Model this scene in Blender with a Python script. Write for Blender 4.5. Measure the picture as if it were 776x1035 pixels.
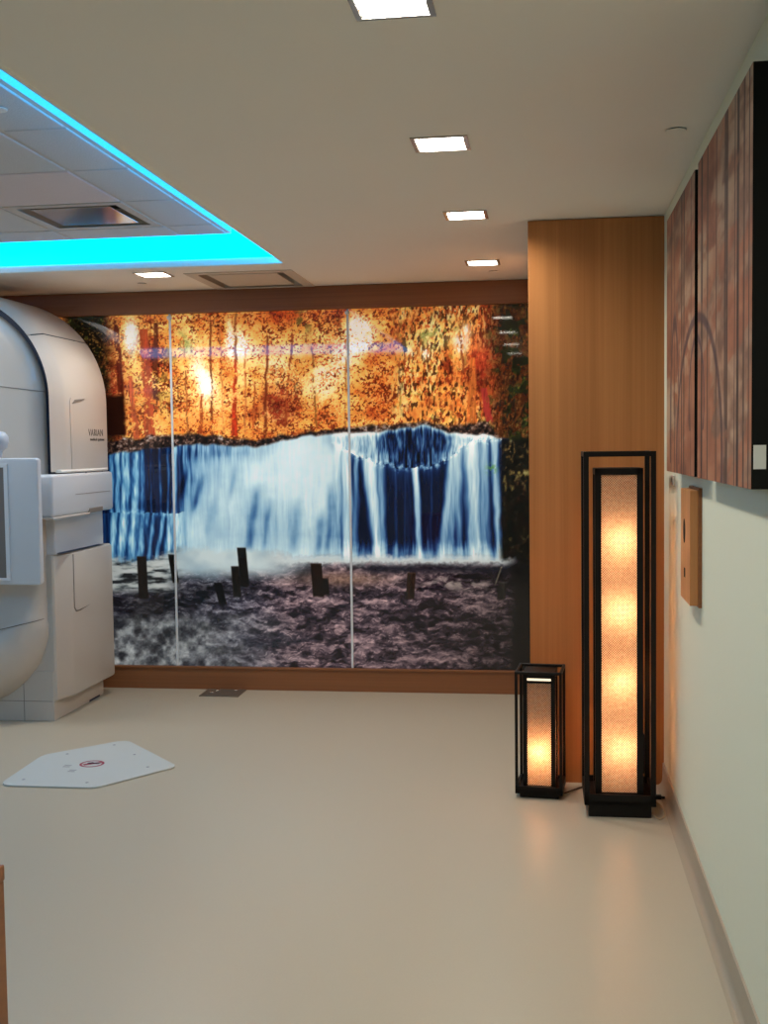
import bpy, bmesh, math, random
import numpy as np
from mathutils import Vector, Matrix

for o in list(bpy.data.objects):
    bpy.data.objects.remove(o, do_unlink=True)
SC = bpy.context.scene
COL = SC.collection

# ------------------------------------------------------------------ camera
IW, IH, FPX = 776.0, 1035.0, 1169.0
YAW, PITCH, ROLL = 0.1402, 0.0566, 0.0128
fw = Vector((-math.sin(YAW)*math.cos(PITCH), math.cos(YAW)*math.cos(PITCH), -math.sin(PITCH)))
r0 = Vector((math.cos(YAW), math.sin(YAW), 0)); d0 = fw.cross(r0)
rt = math.cos(ROLL)*r0 + math.sin(ROLL)*d0
dn = -math.sin(ROLL)*r0 + math.cos(ROLL)*d0
cd = bpy.data.cameras.new('camera'); cam = bpy.data.objects.new('camera', cd); COL.objects.link(cam)
m = Matrix((( rt.x, -dn.x, -fw.x, 0), (rt.y, -dn.y, -fw.y, 0), (rt.z, -dn.z, -fw.z, 1.6), (0, 0, 0, 1)))
cam.matrix_world = m
cd.sensor_fit = 'VERTICAL'; cd.sensor_height = 36.0; cd.lens = 36.0*FPX/IH
cd.clip_start = 0.02
SC.camera = cam

# ------------------------------------------------------------------ world, exposure
w = bpy.data.worlds.new('world'); SC.world = w; w.use_nodes = True
w.node_tree.nodes['Background'].inputs[0].default_value = (0.8, 0.85, 0.9, 1)
w.node_tree.nodes['Background'].inputs[1].default_value = 0.05
SC.view_settings.view_transform = 'Standard'; SC.view_settings.look = 'None'
SC.view_settings.gamma = 1.0; SC.view_settings.use_curve_mapping = False
SC.view_settings.exposure = 0.10
DOWN_W = 8.6          # watts of one downlight
COVE_E = 5.2           # emission of the cove diffuser
BULB_TALL, BULB_SMALL = 168.0, 200.0
FILL_W = 9.0       # each fill panel added out of view above the machine
PRINT_GLOW = 0.44      # emission added to the glass mural print so it glows

# ------------------------------------------------------------------ helpers
def S2L(c):
    c = np.asarray(c, float)
    return np.where(c <= .04045, c/12.92, ((c+.055)/1.055)**2.4)
def rgb(r, g, b):
    l = S2L(np.array([r, g, b])/255.0); return (float(l[0]), float(l[1]), float(l[2]), 1.0)

def mat(name, color, rough=.5, spec=.5, metal=0., bump=None, mottle=None, emit=None, coat=0.):
    """principled material; mottle=(scale, amount) varies colour, bump=(scale, strength)"""
    M = bpy.data.materials.new(name); M.use_nodes = True
    nt = M.node_tree; P = nt.nodes['Principled BSDF']
    P.inputs['Base Color'].default_value = color
    P.inputs['Roughness'].default_value = rough
    P.inputs['Specular IOR Level'].default_value = spec
    P.inputs['Metallic'].default_value = metal
    P.inputs['Coat Weight'].default_value = coat
    tc = nt.nodes.new('ShaderNodeTexCoord')
    if mottle:
        n = nt.nodes.new('ShaderNodeTexNoise'); n.inputs['Scale'].default_value = mottle[0]; n.inputs['Detail'].default_value = 4
        nt.links.new(tc.outputs['Object'], n.inputs['Vector'])
        mx = nt.nodes.new('ShaderNodeMix'); mx.data_type = 'RGBA'
        a = mottle[1]
        mx.inputs[6].default_value = tuple(max(0, c*(1-a)) for c in color[:3])+(1,)
        mx.inputs[7].default_value = tuple(min(1, c*(1+a)) for c in color[:3])+(1,)
        nt.links.new(n.outputs['Fac'], mx.inputs[0]); nt.links.new(mx.outputs[2], P.inputs['Base Color'])
    if bump:
        n = nt.nodes.new('ShaderNodeTexNoise'); n.inputs['Scale'].default_value = bump[0]; n.inputs['Detail'].default_value = 3
        nt.links.new(tc.outputs['Object'], n.inputs['Vector'])
        b = nt.nodes.new('ShaderNodeBump'); b.inputs['Strength'].default_value = bump[1]; b.inputs['Distance'].default_value = .01
        nt.links.new(n.outputs['Fac'], b.inputs['Height']); nt.links.new(b.outputs['Normal'], P.inputs['Normal'])
    if emit:
        P.inputs['Emission Color'].default_value = emit[0]; P.inputs['Emission Strength'].default_value = emit[1]
    return M

def wood(name, ca, cb, axis='Z', fine=70., rough=.42):
    M = bpy.data.materials.new(name); M.use_nodes = True
    nt = M.node_tree; P = nt.nodes['Principled BSDF']; L = nt.links.new
    tc = nt.nodes.new('ShaderNodeTexCoord'); mp = nt.nodes.new('ShaderNodeMapping')
    sc = {'X': (.6, fine, fine), 'Y': (fine, .6, fine), 'Z': (fine, fine, .6)}[axis]
    mp.inputs['Scale'].default_value = sc
    L(tc.outputs['Object'], mp.inputs['Vector'])
    n = nt.nodes.new('ShaderNodeTexNoise'); n.inputs['Scale'].default_value = 1.; n.inputs['Detail'].default_value = 5; n.inputs['Distortion'].default_value = .3
    L(mp.outputs[0], n.inputs['Vector'])
    mp2 = nt.nodes.new('ShaderNodeMapping'); mp2.inputs['Scale'].default_value = tuple(v/9. for v in sc)
    L(tc.outputs['Object'], mp2.inputs['Vector'])
    n2 = nt.nodes.new('ShaderNodeTexNoise'); n2.inputs['Scale'].default_value = 1.; n2.inputs['Detail'].default_value = 2
    L(mp2.outputs[0], n2.inputs['Vector'])
    ad = nt.nodes.new('ShaderNodeMix'); ad.inputs[0].default_value = .5
    L(n.outputs['Fac'], ad.inputs[2]); L(n2.outputs['Fac'], ad.inputs[3])
    rp = nt.nodes.new('ShaderNodeValToRGB'); rp.color_ramp.elements[0].position = .3; rp.color_ramp.elements[1].position = .7
    rp.color_ramp.elements[0].color = ca; rp.color_ramp.elements[1].color = cb
    L(ad.outputs[0], rp.inputs[0]); L(rp.outputs[0], P.inputs['Base Color'])
    P.inputs['Roughness'].default_value = rough; P.inputs['Specular IOR Level'].default_value = .35
    return M

def box(bm, x0, x1, y0, y1, z0, z1, bev=0., seg=2):
    vs = [bm.verts.new(p) for p in ((x0,y0,z0),(x1,y0,z0),(x1,y1,z0),(x0,y1,z0),(x0,y0,z1),(x1,y0,z1),(x1,y1,z1),(x0,y1,z1))]
    fs = [bm.faces.new([vs[i] for i in f]) for f in ((3,2,1,0),(4,5,6,7),(0,1,5,4),(1,2,6,5),(2,3,7,6),(3,0,4,7))]
    if bev:
        es = list({e for f in fs for e in f.edges})
        bmesh.ops.bevel(bm, geom=es, offset=bev, segments=seg, profile=.5, affect='EDGES')
def BX(*a, **k):
    bm = bmesh.new(); box(bm, *a, **k); return bm
def prism(bm, poly, axis, a, b, bev=0., seg=2):
    """extrude a closed 2-D polygon along axis ('X': poly=(y,z), 'Y': (x,z), 'Z': (x,y)) from a to b"""
    def P(p, t):
        return {'X': (t, p[0], p[1]), 'Y': (p[0], t, p[1]), 'Z': (p[0], p[1], t)}[axis]
    A = [bm.verts.new(P(p, a)) for p in poly]; B = [bm.verts.new(P(p, b)) for p in poly]
    n = len(poly); fs = [bm.faces.new(A), bm.faces.new(B[::-1])]
    for i in range(n):
        fs.append(bm.faces.new((A[i], B[i], B[(i+1) % n], A[(i+1) % n])))
    bmesh.ops.recalc_face_normals(bm, faces=fs)
    if bev:
        es = list(set(fs[0].edges) | set(fs[1].edges))
        bmesh.ops.bevel(bm, geom=es, offset=bev, segments=seg, profile=.5, affect='EDGES')
def lathe(bm, prof, c, axis='Z', seg=24):
    """prof: list of (radius, height) along axis from point c"""
    rings = []
    for r, h in prof:
        ring = []
        for k in range(seg):
            a = 2*math.pi*k/seg; u, v = r*math.cos(a), r*math.sin(a)
            p = {'Z': (u, v, h), 'X': (h, u, v), 'Y': (v, h, u)}[axis]
            ring.append(bm.verts.new((c[0]+p[0], c[1]+p[1], c[2]+p[2])))
        rings.append(ring)
    for a, b in zip(rings, rings[1:]):
        for k in range(seg):
            bm.faces.new((a[k], a[(k+1) % seg], b[(k+1) % seg], b[k]))
    bm.faces.new(rings[0][::-1]); bm.faces.new(rings[-1])
    bmesh.ops.recalc_face_normals(bm, faces=bm.faces)
def tube(bm, pts, r, seg=8):
    pts = [Vector(p) for p in pts]; rings = []
    for i, p in enumerate(pts):
        t = (pts[min(i+1, len(pts)-1)] - pts[max(i-1, 0)]).normalized()
        a = t.cross(Vector((0, 0, 1)))
        a = a.normalized() if a.length > 1e-4 else Vector((1, 0, 0))
        b = t.cross(a).normalized()
        rings.append([bm.verts.new(p + r*(math.cos(2*math.pi*k/seg)*a + math.sin(2*math.pi*k/seg)*b)) for k in range(seg)])
    for a, b in zip(rings, rings[1:]):
        for k in range(seg):
            bm.faces.new((a[k], a[(k+1) % seg], b[(k+1) % seg], b[k]))
    bm.faces.new(rings[0][::-1]); bm.faces.new(rings[-1])
    bmesh.ops.recalc_face_normals(bm, faces=bm.faces)
def smooth_path(pts, n=8):
    pts = [Vector(p) for p in pts]; out = []
    for i in range(len(pts)-1):
        p0, p1, p2, p3 = pts[max(i-1, 0)], pts[i], pts[i+1], pts[min(i+2, len(pts)-1)]
        for k in range(n):
            t = k/n
            out.append(.5*((2*p1)+(p2-p0)*t+(2*p0-5*p1+4*p2-p3)*t*t+(3*p1-p0-3*p2+p3)*t**3))
    return out+[pts[-1]]

def origin(p):
    v = Vector((0, 0, 0))
    while p is not None:
        v += p.location; p = p.parent
    return v
def obj(name, bm, material, parent=None, smooth=False, local=False):
    """links the bmesh as ONE mesh object; bm is in world coordinates unless local"""
    if parent is not None and not local:
        bmesh.ops.translate(bm, vec=-origin(parent), verts=bm.verts)
    me = bpy.data.meshes.new(name); bm.to_mesh(me); bm.free()
    if smooth:
        me.polygons.foreach_set('use_smooth', [True]*len(me.polygons))
        if smooth is not True:
            me.set_sharp_from_angle(angle=math.radians(smooth))
    me.materials.append(material)
    o = bpy.data.objects.new(name, me); COL.objects.link(o)
    if parent is not None: o.parent = parent
    return o
def thing(name, label, cat, loc=(0, 0, 0), rotz=0., group=None):
    o = bpy.data.objects.new(name, None); COL.objects.link(o); o.empty_display_size = .1
    o.location = loc; o.rotation_euler = (0, 0, rotz)
    o['label'] = label; o['category'] = cat
    if group: o['group'] = group
    return o
def tag(o, label, cat, group=None):
    o['label'] = label; o['category'] = cat
    if group: o['group'] = group
    return o
def struct(o, label=None, cat=None):
    o['kind'] = 'structure'
    if label: o['label'] = label
    if cat: o['category'] = cat
    return o
def dup(root, loc, label, parent=None):
    r = root.copy(); COL.objects.link(r); r.location = loc
    if label: r['label'] = label
    for ch in root.children:
        c = ch.copy(); COL.objects.link(c); c.parent = r
        for g in ch.children:
            d = g.copy(); COL.objects.link(d); d.parent = c
    return r

# ------------------------------------------------------------------ materials
M_ceil = mat('ceiling_paint', rgb(245, 241, 232), .8, .2, mottle=(1.5, .02))
M_wall = mat('wall_white_plaster', rgb(226, 227, 203), .75, .25, bump=(14, .10))
M_floor = mat('floor_vinyl', rgb(184, 173, 152), .33, .42, mottle=(120, .035), bump=(250, .02))
M_base = mat('vinyl_cove_base', rgb(168, 156, 136), .4, .4, mottle=(120, .03))
M_oak = wood('oak_veneer', rgb(162, 104, 57), rgb(192, 130, 76), 'Z')
M_oakh = wood('oak_veneer_horizontal', rgb(126, 80, 50), rgb(156, 102, 64), 'X')
M_oakbox = wood('oak_box', rgb(178, 118, 70), rgb(205, 142, 88), 'Z')
M_tile = mat('ceiling_tile', rgb(214, 214, 214), .9, .15, bump=(160, .25), mottle=(60, .03))
M_tile2 = mat('ceiling_tile_pinkish', rgb(226, 214, 214), .9, .15, bump=(160, .2), mottle=(60, .03))
M_bar = mat('tile_grid_paint', rgb(205, 203, 200), .5, .3)
M_trimmetal = mat('downlight_trim', rgb(190, 188, 182), .25, .5, metal=.6)
M_lens = mat('downlight_lens', rgb(255, 250, 240), .5, .2, emit=((1, .96, .88, 1), 14.))
M_fill = mat('fill_panel_lens', rgb(250, 248, 240), .5, .2, emit=((1, .96, .9, 1), 2.5))
M_plaque = mat('diffuser_plaque', rgb(205, 196, 188), .13, .5, metal=.85)
M_ventpaint = mat('vent_paint', rgb(206, 196, 184), .6, .3)
M_dark = mat('dark_cavity', rgb(40, 34, 30), .8, .2)
M_cove = mat('cove_led_diffuser', rgb(8, 120, 140), .6, .2, emit=((0.0, .42, 1.0, 1), COVE_E))
M_black = mat('black_metal_frame', rgb(15, 11, 9), .45, .25)
M_blackmatt = mat('black_panel_edge', rgb(14, 15, 14), .7, .2)
M_white = mat('white_print_label', rgb(228, 228, 222), .6, .3)
M_shell = mat('machine_shell', rgb(200, 191, 180), .3, .5, coat=.15)
M_shellb = mat('machine_shell_bluish', rgb(206, 210, 214), .34, .5)
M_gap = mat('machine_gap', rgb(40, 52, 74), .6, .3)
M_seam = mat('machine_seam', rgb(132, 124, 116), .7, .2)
M_screen = mat('screen_glass', rgb(118, 112, 108), .25, .5)
M_letter = mat('letter_print', rgb(96, 88, 80), .6, .2)
M_letterd = mat('letter_print_dark', rgb(48, 42, 38), .6, .2)
M_plate = mat('floor_plate_white', rgb(192, 196, 192), .4, .4, mottle=(30, .015))
M_red = mat('sign_red', rgb(150, 52, 74), .5, .3)
M_signdark = mat('sign_dark', rgb(70, 30, 48), .6, .2)
M_greyprint = mat('grey_print', rgb(150, 152, 156), .6, .2)
M_steel = mat('brushed_steel_plate', rgb(118, 110, 98), .4, .5, metal=.5, mottle=(40, .15))
M_seamglass = mat('glass_edge', rgb(228, 234, 238), .15, .6)
M_cord = mat('brown_cord', rgb(70, 44, 30), .6, .3)
M_cordb = mat('beige_cord', rgb(190, 170, 140), .6, .3)
M_bulb = mat('bulb_tall', rgb(255, 235, 200), .5, .2, emit=((1, .82, .62, 1), BULB_TALL))
M_bulbs = mat('bulb_small', rgb(255, 235, 200), .5, .2, emit=((1, .80, .56, 1), BULB_SMALL))
M_socket = mat('bulb_socket', rgb(60, 50, 44), .5, .3)

def shade_mat():
    """woven cane / perforated cloth that passes the bulb light"""
    M = bpy.data.materials.new('woven_shade'); M.use_nodes = True
    nt = M.node_tree; L = nt.links.new; nt.nodes.remove(nt.nodes['Principled BSDF'])
    out = nt.nodes['Material Output']
    tc = nt.nodes.new('ShaderNodeTexCoord'); sp = nt.nodes.new('ShaderNodeSeparateXYZ'); L(tc.outputs['Object'], sp.inputs[0])
    def math_(op, a, b=None):
        n = nt.nodes.new('ShaderNodeMath'); n.operation = op
        for i, v in ((0, a), (1, b)):
            if v is None: continue
            if isinstance(v, (int, float)): n.inputs[i].default_value = v
            else: L(v, n.inputs[i])
        return n.outputs[0]
    h = math_('ADD', sp.outputs['X'], sp.outputs['Y'])
    k = 2*math.pi/.0105
    s = math_('MULTIPLY', math_('SINE', math_('MULTIPLY', h, k)), math_('SINE', math_('MULTIPLY', sp.outputs['Z'], k)))
    n = nt.nodes.new('ShaderNodeTexNoise'); n.inputs['Scale'].default_value = 90.; L(tc.outputs['Object'], n.inputs['Vector'])
    f = math_('ADD', math_('MULTIPLY', s, .42), math_('ADD', math_('MULTIPLY', n.outputs['Fac'], .35), .33))
    rp = nt.nodes.new('ShaderNodeValToRGB')
    rp.color_ramp.elements[0].position = .2; rp.color_ramp.elements[0].color = rgb(140, 88, 62)
    rp.color_ramp.elements[1].position = .8; rp.color_ramp.elements[1].color = rgb(250, 230, 202)
    L(f, rp.inputs[0])
    tr = nt.nodes.new('ShaderNodeBsdfTranslucent'); df = nt.nodes.new('ShaderNodeBsdfDiffuse')
    L(rp.outputs[0], tr.inputs['Color']); L(rp.outputs[0], df.inputs['Color'])
    mx = nt.nodes.new('ShaderNodeMixShader'); mx.inputs[0].default_value = .40
    L(tr.outputs[0], mx.inputs[1]); L(df.outputs[0], mx.inputs[2]); L(mx.outputs[0], out.inputs['Surface'])
    return M
M_shade = shade_mat()

# ------------------------------------------------------------------ room constants
H = 2.637            # ceiling
D = 7.418            # mural plane
XR = .536            # right wall
XL, YB = -6.3, -1.4  # left wall, wall behind the camera
YC = 5.465; XC0 = -.082   # wooden column face and left side
DL = [(-.355, 6.66), (-.355, 5.28), (-.355, 4.03), (-.355, 2.745), (-.355, 1.55), (-2.305, 6.68), (-4.25, 6.68)]
DLH = .084           # half opening of a downlight
COVE = (-5.9, -1.463, 1.70, 6.43)
VENT = (-2.09, -1.50, 6.70, 7.36)

# ------------------------------------------------------------------ floor, walls
struct(obj('floor', BX(XL-.1, XR+.1, YB-.1, D+.1, -.1, 0), M_floor))
struct(obj('wall_right', BX(XR, XR+.12, YB-.1, D+.1, 0, 3.0), M_wall))
struct(obj('wall_left', BX(XL-.12, XL, YB-.1, D+.1, 0, 3.0), M_wall))
struct(obj('wall_behind', BX(XL, XR, YB-.12, YB, 0, 3.0), M_wall))
struct(obj('wall_back', BX(XL, XR, D+.012, D+.12, 0, 3.0), M_wall))
# flash-cove vinyl base along the right wall: concave profile
bm = bmesh.new()
prof = [(XR, 0), (XR-.034, 0)] + [(XR-.006-.028*math.cos(a), .034-.034*math.sin(a)) for a in ()]
for k in range(1, 6):
    a = k/6*math.pi/2
    prof.append((XR-.034+.026*math.sin(a), .03*(1-math.cos(a))))
prof += [(XR-.007, .04), (XR-.006, .105), (XR, .108)]
prism(bm, prof, 'Y', YB, YC)
struct(obj('baseboard_right', bm, M_base))
# wooden column
struct(obj('wall_column', BX(XC0, XR, YC, D+.01, 0, H-.004), M_oak))
# wood header and plinth of the mural wall
struct(obj('trim_1', BX(XL, XC0, D-.045, D+.01, 2.488, H-.002, bev=.003), M_oakh))
bm = bmesh.new(); box(bm, XL, XC0, D-.032, D+.01, 0, .138, bev=.002); box(bm, XL, XC0, D-.038, D+.01, .138, .152, bev=.002)
struct(obj('baseboard_back', bm, M_oakh))

# ------------------------------------------------------------------ ceiling with openings
holes = [COVE, VENT] + [(x-DLH, x+DLH, y-DLH, y+DLH) for x, y in DL]
xs = sorted({XL, XR} | {h[0] for h in holes} | {h[1] for h in holes})
ys = sorted({YB, D} | {h[2] for h in holes} | {h[3] for h in holes})
bm = bmesh.new(); vv = {}
def V(x, y):
    if (x, y) not in vv: vv[(x, y)] = bm.verts.new((x, y, H))
    return vv[(x, y)]
for xa, xb in zip(xs, xs[1:]):
    for ya, yb in zip(ys, ys[1:]):
        cx_, cy_ = (xa+xb)/2, (ya+yb)/2
        if any(h[0] < cx_ < h[1] and h[2] < cy_ < h[3] for h in holes): continue
        bm.faces.new((V(xa, ya), V(xa, yb), V(xb, yb), V(xb, ya)))
ceiling = struct(obj('ceiling', bm, M_ceil))
# cove: fascia boards and lid above the slot
ZT = 2.757; ZS = 2.90
cx0, cx1, cy0, cy1 = COVE
T = .02
for a in ((cx0-T, cx1+T, cy1, cy1+T), (cx0-T, cx1+T, cy0-T, cy0), (cx1, cx1+T, cy0, cy1), (cx0-T, cx0, cy0, cy1)):
    obj('cove_fascia', BX(*a, H-.0005, ZS), M_ceil, ceiling)
obj('cove_lid', BX(cx0-T, cx1+T, cy0-T, cy1+T, ZS, ZS+.02), M_ceil, ceiling)
# suspended tile field inside the cove
tx = [-5.66, -5.00, -4.39, -3.78, -3.17, -2.56, -1.95, -1.69]
ty = [1.97, 2.18, 2.79, 3.40, 4.015, 4.63, 5.24, 5.85, 6.13]
DIFF = (-2.56, -1.95, 5.24, 5.85)
g = .011
rnd = random.Random(3)
FILL_CELLS = ((1, 6), (3, 6))
for i in range(len(tx)-1):
    for j in range(len(ty)-1):
        x0, x1, y0, y1 = tx[i], tx[i+1], ty[j], ty[j+1]
        if (x0, x1, y0, y1) == DIFF: continue
        if (i, j) in FILL_CELLS: continue
        dz = rnd.uniform(-.0012, .0012)
        pink = (i == 5 and j == 5) or (i == 3 and j == 3)
        obj('ceiling_tile', BX(x0+g, x1-g, y0+g, y1-g, ZT+dz-.004, ZT+.014, bev=.003, seg=1), M_tile2 if pink else M_tile, ceiling)
for x in tx:
    obj('grid_bar', BX(x-.012, x+.012, ty[0]-.012, ty[-1]+.012, ZT+.002, ZT+.03), M_bar, ceiling)
for y in ty:
    obj('grid_bar', BX(tx[0]+.0125, tx[-1]-.0125, y-.012, y+.012, ZT+.001, ZT+.029), M_bar, ceiling)
for i, j in FILL_CELLS:  # unseen fill panels added to light the machine front
    x0, x1, y0, y1 = tx[i], tx[i+1], ty[j], ty[j+1]
    tr_ = thing('fill_light', 'added out-of-view fill panel in the tile ceiling '+('nearer to' if i == 3 else 'farther from')+' the air vent', 'fill light', ((x0+x1)/2, (y0+y1)/2, ZT), group='added fill panels in the tile ceiling')
    obj('fill_frame', BX(x0+g, x1-g, y0+g, y1-g, ZT+.002, ZT+.03), M_bar, tr_)
    obj('fill_panel', BX(x0+.04, x1-.04, y0+.04, y1-.04, ZT-.001, ZT+.002), M_fill, tr_)
    a = bpy.data.lights.new('fill_lamp', 'AREA'); a.shape = 'SQUARE'; a.size = .5; a.energy = FILL_W; a.color = (1, .95, .90)
    lo = bpy.data.objects.new('fill_lamp', a); COL.objects.link(lo); lo.location = ((x0+x1)/2, (y0+y1)/2, ZT-.004)
# led diffusers of the cove
cl = thing('cove_light', 'cyan glowing light strip running around the recessed ceiling opening', 'cove light', ((cx0+cx1)/2, (cy0+cy1)/2, H))
for a in ((cx0+.01, cx1-.01, cy1-.008, cy1), (cx0+.01, cx1-.01, cy0, cy0+.008), (cx1-.008, cx1, cy0+.01, cy1-.01), (cx0, cx0+.008, cy0+.01, cy1-.01)):
    obj('light_strip', BX(*a, H+(.036 if a[3]-a[2] < .1 else .006), ZS-.02), M_cove, cl)

# ------------------------------------------------------------------ downlights
def downlight(x, y, label):
    t = thing('downlight', label, 'downlight', (x, y, H), group='square ceiling downlights')
    h = DLH-.001
    bm = bmesh.new()   # trim frame flange under the ceiling + inner walls
    for a in ((-h-.014, h+.014, -h-.014, -h), (-h-.014, h+.014, h, h+.014), (-h-.014, -h, -h, h), (h, h+.014, -h, h)):
        box(bm, *a, -.004, -.0005)
    obj('trim_ring', bm, M_trimmetal, t, local=True)
    bm = bmesh.new()
    for a in ((-h, h, -h, -h+.003), (-h, h, h-.003, h), (-h, -h+.003, -h, h), (h-.003, h, -h, h)):
        box(bm, *a, 0, .035)
    box(bm, -h, h, -h, h, .035, .05)
    obj('housing', bm, M_trimmetal, t, local=True)
    obj('lens', BX(-h+.010, h-.010, -h+.010, h-.010, .022, .030, bev=.002), M_lens, t, local=True)
    return t
names = ['square downlight in the ceiling closest to the wooden header, beside the wooden column',
         'square downlight in the ceiling level with the front of the wooden column',
         'square downlight in the ceiling level with the round sprinkler cover',
         'square downlight in the ceiling level with the near edge of the framed panels',
         'square downlight in the ceiling, fifth from the mural',
         'square downlight between the cyan cove and the mural, beside the ceiling vent',
         'square downlight between the cyan cove and the mural, above the machine']
base = downlight(*DL[0], names[0])
for (x, y), n in zip(DL[1:], names[1:]): dup(base, (x, y, H), n)
for x, y in DL:
    a = bpy.data.lights.new('downlight_lamp', 'AREA'); a.shape = 'SQUARE'; a.size = .15; a.energy = DOWN_W
    a.color = (1.0, .945, .86); a.spread = math.radians(150)
    lo = bpy.data.objects.new('downlight_lamp', a); COL.objects.link(lo); lo.location = (x, y, H+.018)

# ------------------------------------------------------------------ vents
def diffuser(name, label, x0, x1, y0, y1, z, fr, mp):
    t = thing(name, label, 'air vent', ((x0+x1)/2, (y0+y1)/2, z))
    bm = bmesh.new()
    for a in ((x0, x1, y0, y0+fr), (x0, x1, y1-fr, y1), (x0, x0+fr, y0+fr, y1-fr), (x1-fr, x1, y0+fr, y1-fr)):
        box(bm, *a, z-.005, z+.004)
    obj('vent_frame', bm, M_ventpaint, t)
    bm = bmesh.new(); xa, xb, ya, yb = x0+fr, x1-fr, y0+fr, y1-fr
    for a in ((xa-.004, xb+.004, ya-.004, ya), (xa-.004, xb+.004, yb, yb+.004), (xa-.004, xa, ya, yb), (xb, xb+.004, ya, yb)):
        box(bm, *a, z, z+.085)
    obj('vent_box', bm, M_ventpaint, t)
    obj('vent_throat', BX(xa, xb, ya, yb, z+.085, z+.09), M_dark, t)
    s = .05
    obj('vent_plaque', BX(xa+s, xb-s, ya+s, yb-s, z-.002, z+.006, bev=.002), mp, t)
    return t
diffuser('ceiling_vent', 'square beige air vent in the ceiling above the mural header', VENT[0]-.03, VENT[1]+.03, VENT[2]-.03, VENT[3]+.03, H, .065, M_ventpaint)
diffuser('ceiling_vent', 'square metallic air vent set into the tile ceiling inside the cove', DIFF[0]+g, DIFF[1]-g, DIFF[2]+g, DIFF[3]-g, ZT, .045, M_plaque)

# sprinkler covers
def sprinkler(label, x, y, z, r=.034):
    t = thing('sprinkler_cover', label, 'sprinkler', (x, y, z), group='round sprinkler covers')
    bm = bmesh.new(); lathe(bm, [(r*.8, -.0005), (r*.8, -.004)], (x, y, z), seg=28); obj('sprinkler_ring', bm, M_dark, t)
    bm = bmesh.new(); lathe(bm, [(r, -.004), (r, -.0065), (r*.9, -.0075)], (x, y, z), seg=28); obj('cover_disc', bm, M_ceil, t)
sprinkler('round sprinkler cover in the ceiling above the framed panels', .429, 4.00, H)
sprinkler('round sprinkler cover beside the downlight near the wooden column', -.31, 7.0, H)
sprinkler('round sprinkler cover beside the downlight above the machine', -2.50, 7.02, H)
sprinkler('round white sprinkler cover in the tile ceiling at the cove edge', -1.83, 3.74, ZT-.004, .04)

# ------------------------------------------------------------------ print painting tools
_rs = np.random.RandomState(11)
_T = [_rs.rand(256, 256) for _ in range(8)]
def vn(x, y, s=0):
    xi = np.floor(x).astype(int); yi = np.floor(y).astype(int); fx = x-xi; fy = y-yi
    fx = fx*fx*(3-2*fx); fy = fy*fy*(3-2*fy); t = _T[s % 8]
    a = t[xi & 255, yi & 255]; b = t[(xi+1) & 255, yi & 255]; c = t[xi & 255, (yi+1) & 255]; d = t[(xi+1) & 255, (yi+1) & 255]
    return (a*(1-fx)+b*fx)*(1-fy)+(c*(1-fx)+d*fx)*fy
def fbm(x, y, s=0, o=4):
    v = 0; a = .5; n = 0
    for k in range(o):
        v = v+a*vn(x*2**k+17.3*k, y*2**k+9.1*k, s+k); n += a; a *= .55
    return v/n
def ss(a, b, x):
    t = np.clip((x-a)/(b-a), 0, 1); return t*t*(3-2*t)
def mixc(c, col, a):
    col = np.asarray(col, float)
    if col.ndim == 1: col = col/255.0
    return c*(1-a[..., None])+col*a[..., None]
def ramp(v, stops):
    p = [s[0] for s in stops]
    return np.stack([np.interp(v, p, [s[1][k]/255. for s in stops]) for k in range(3)], -1)

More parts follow.
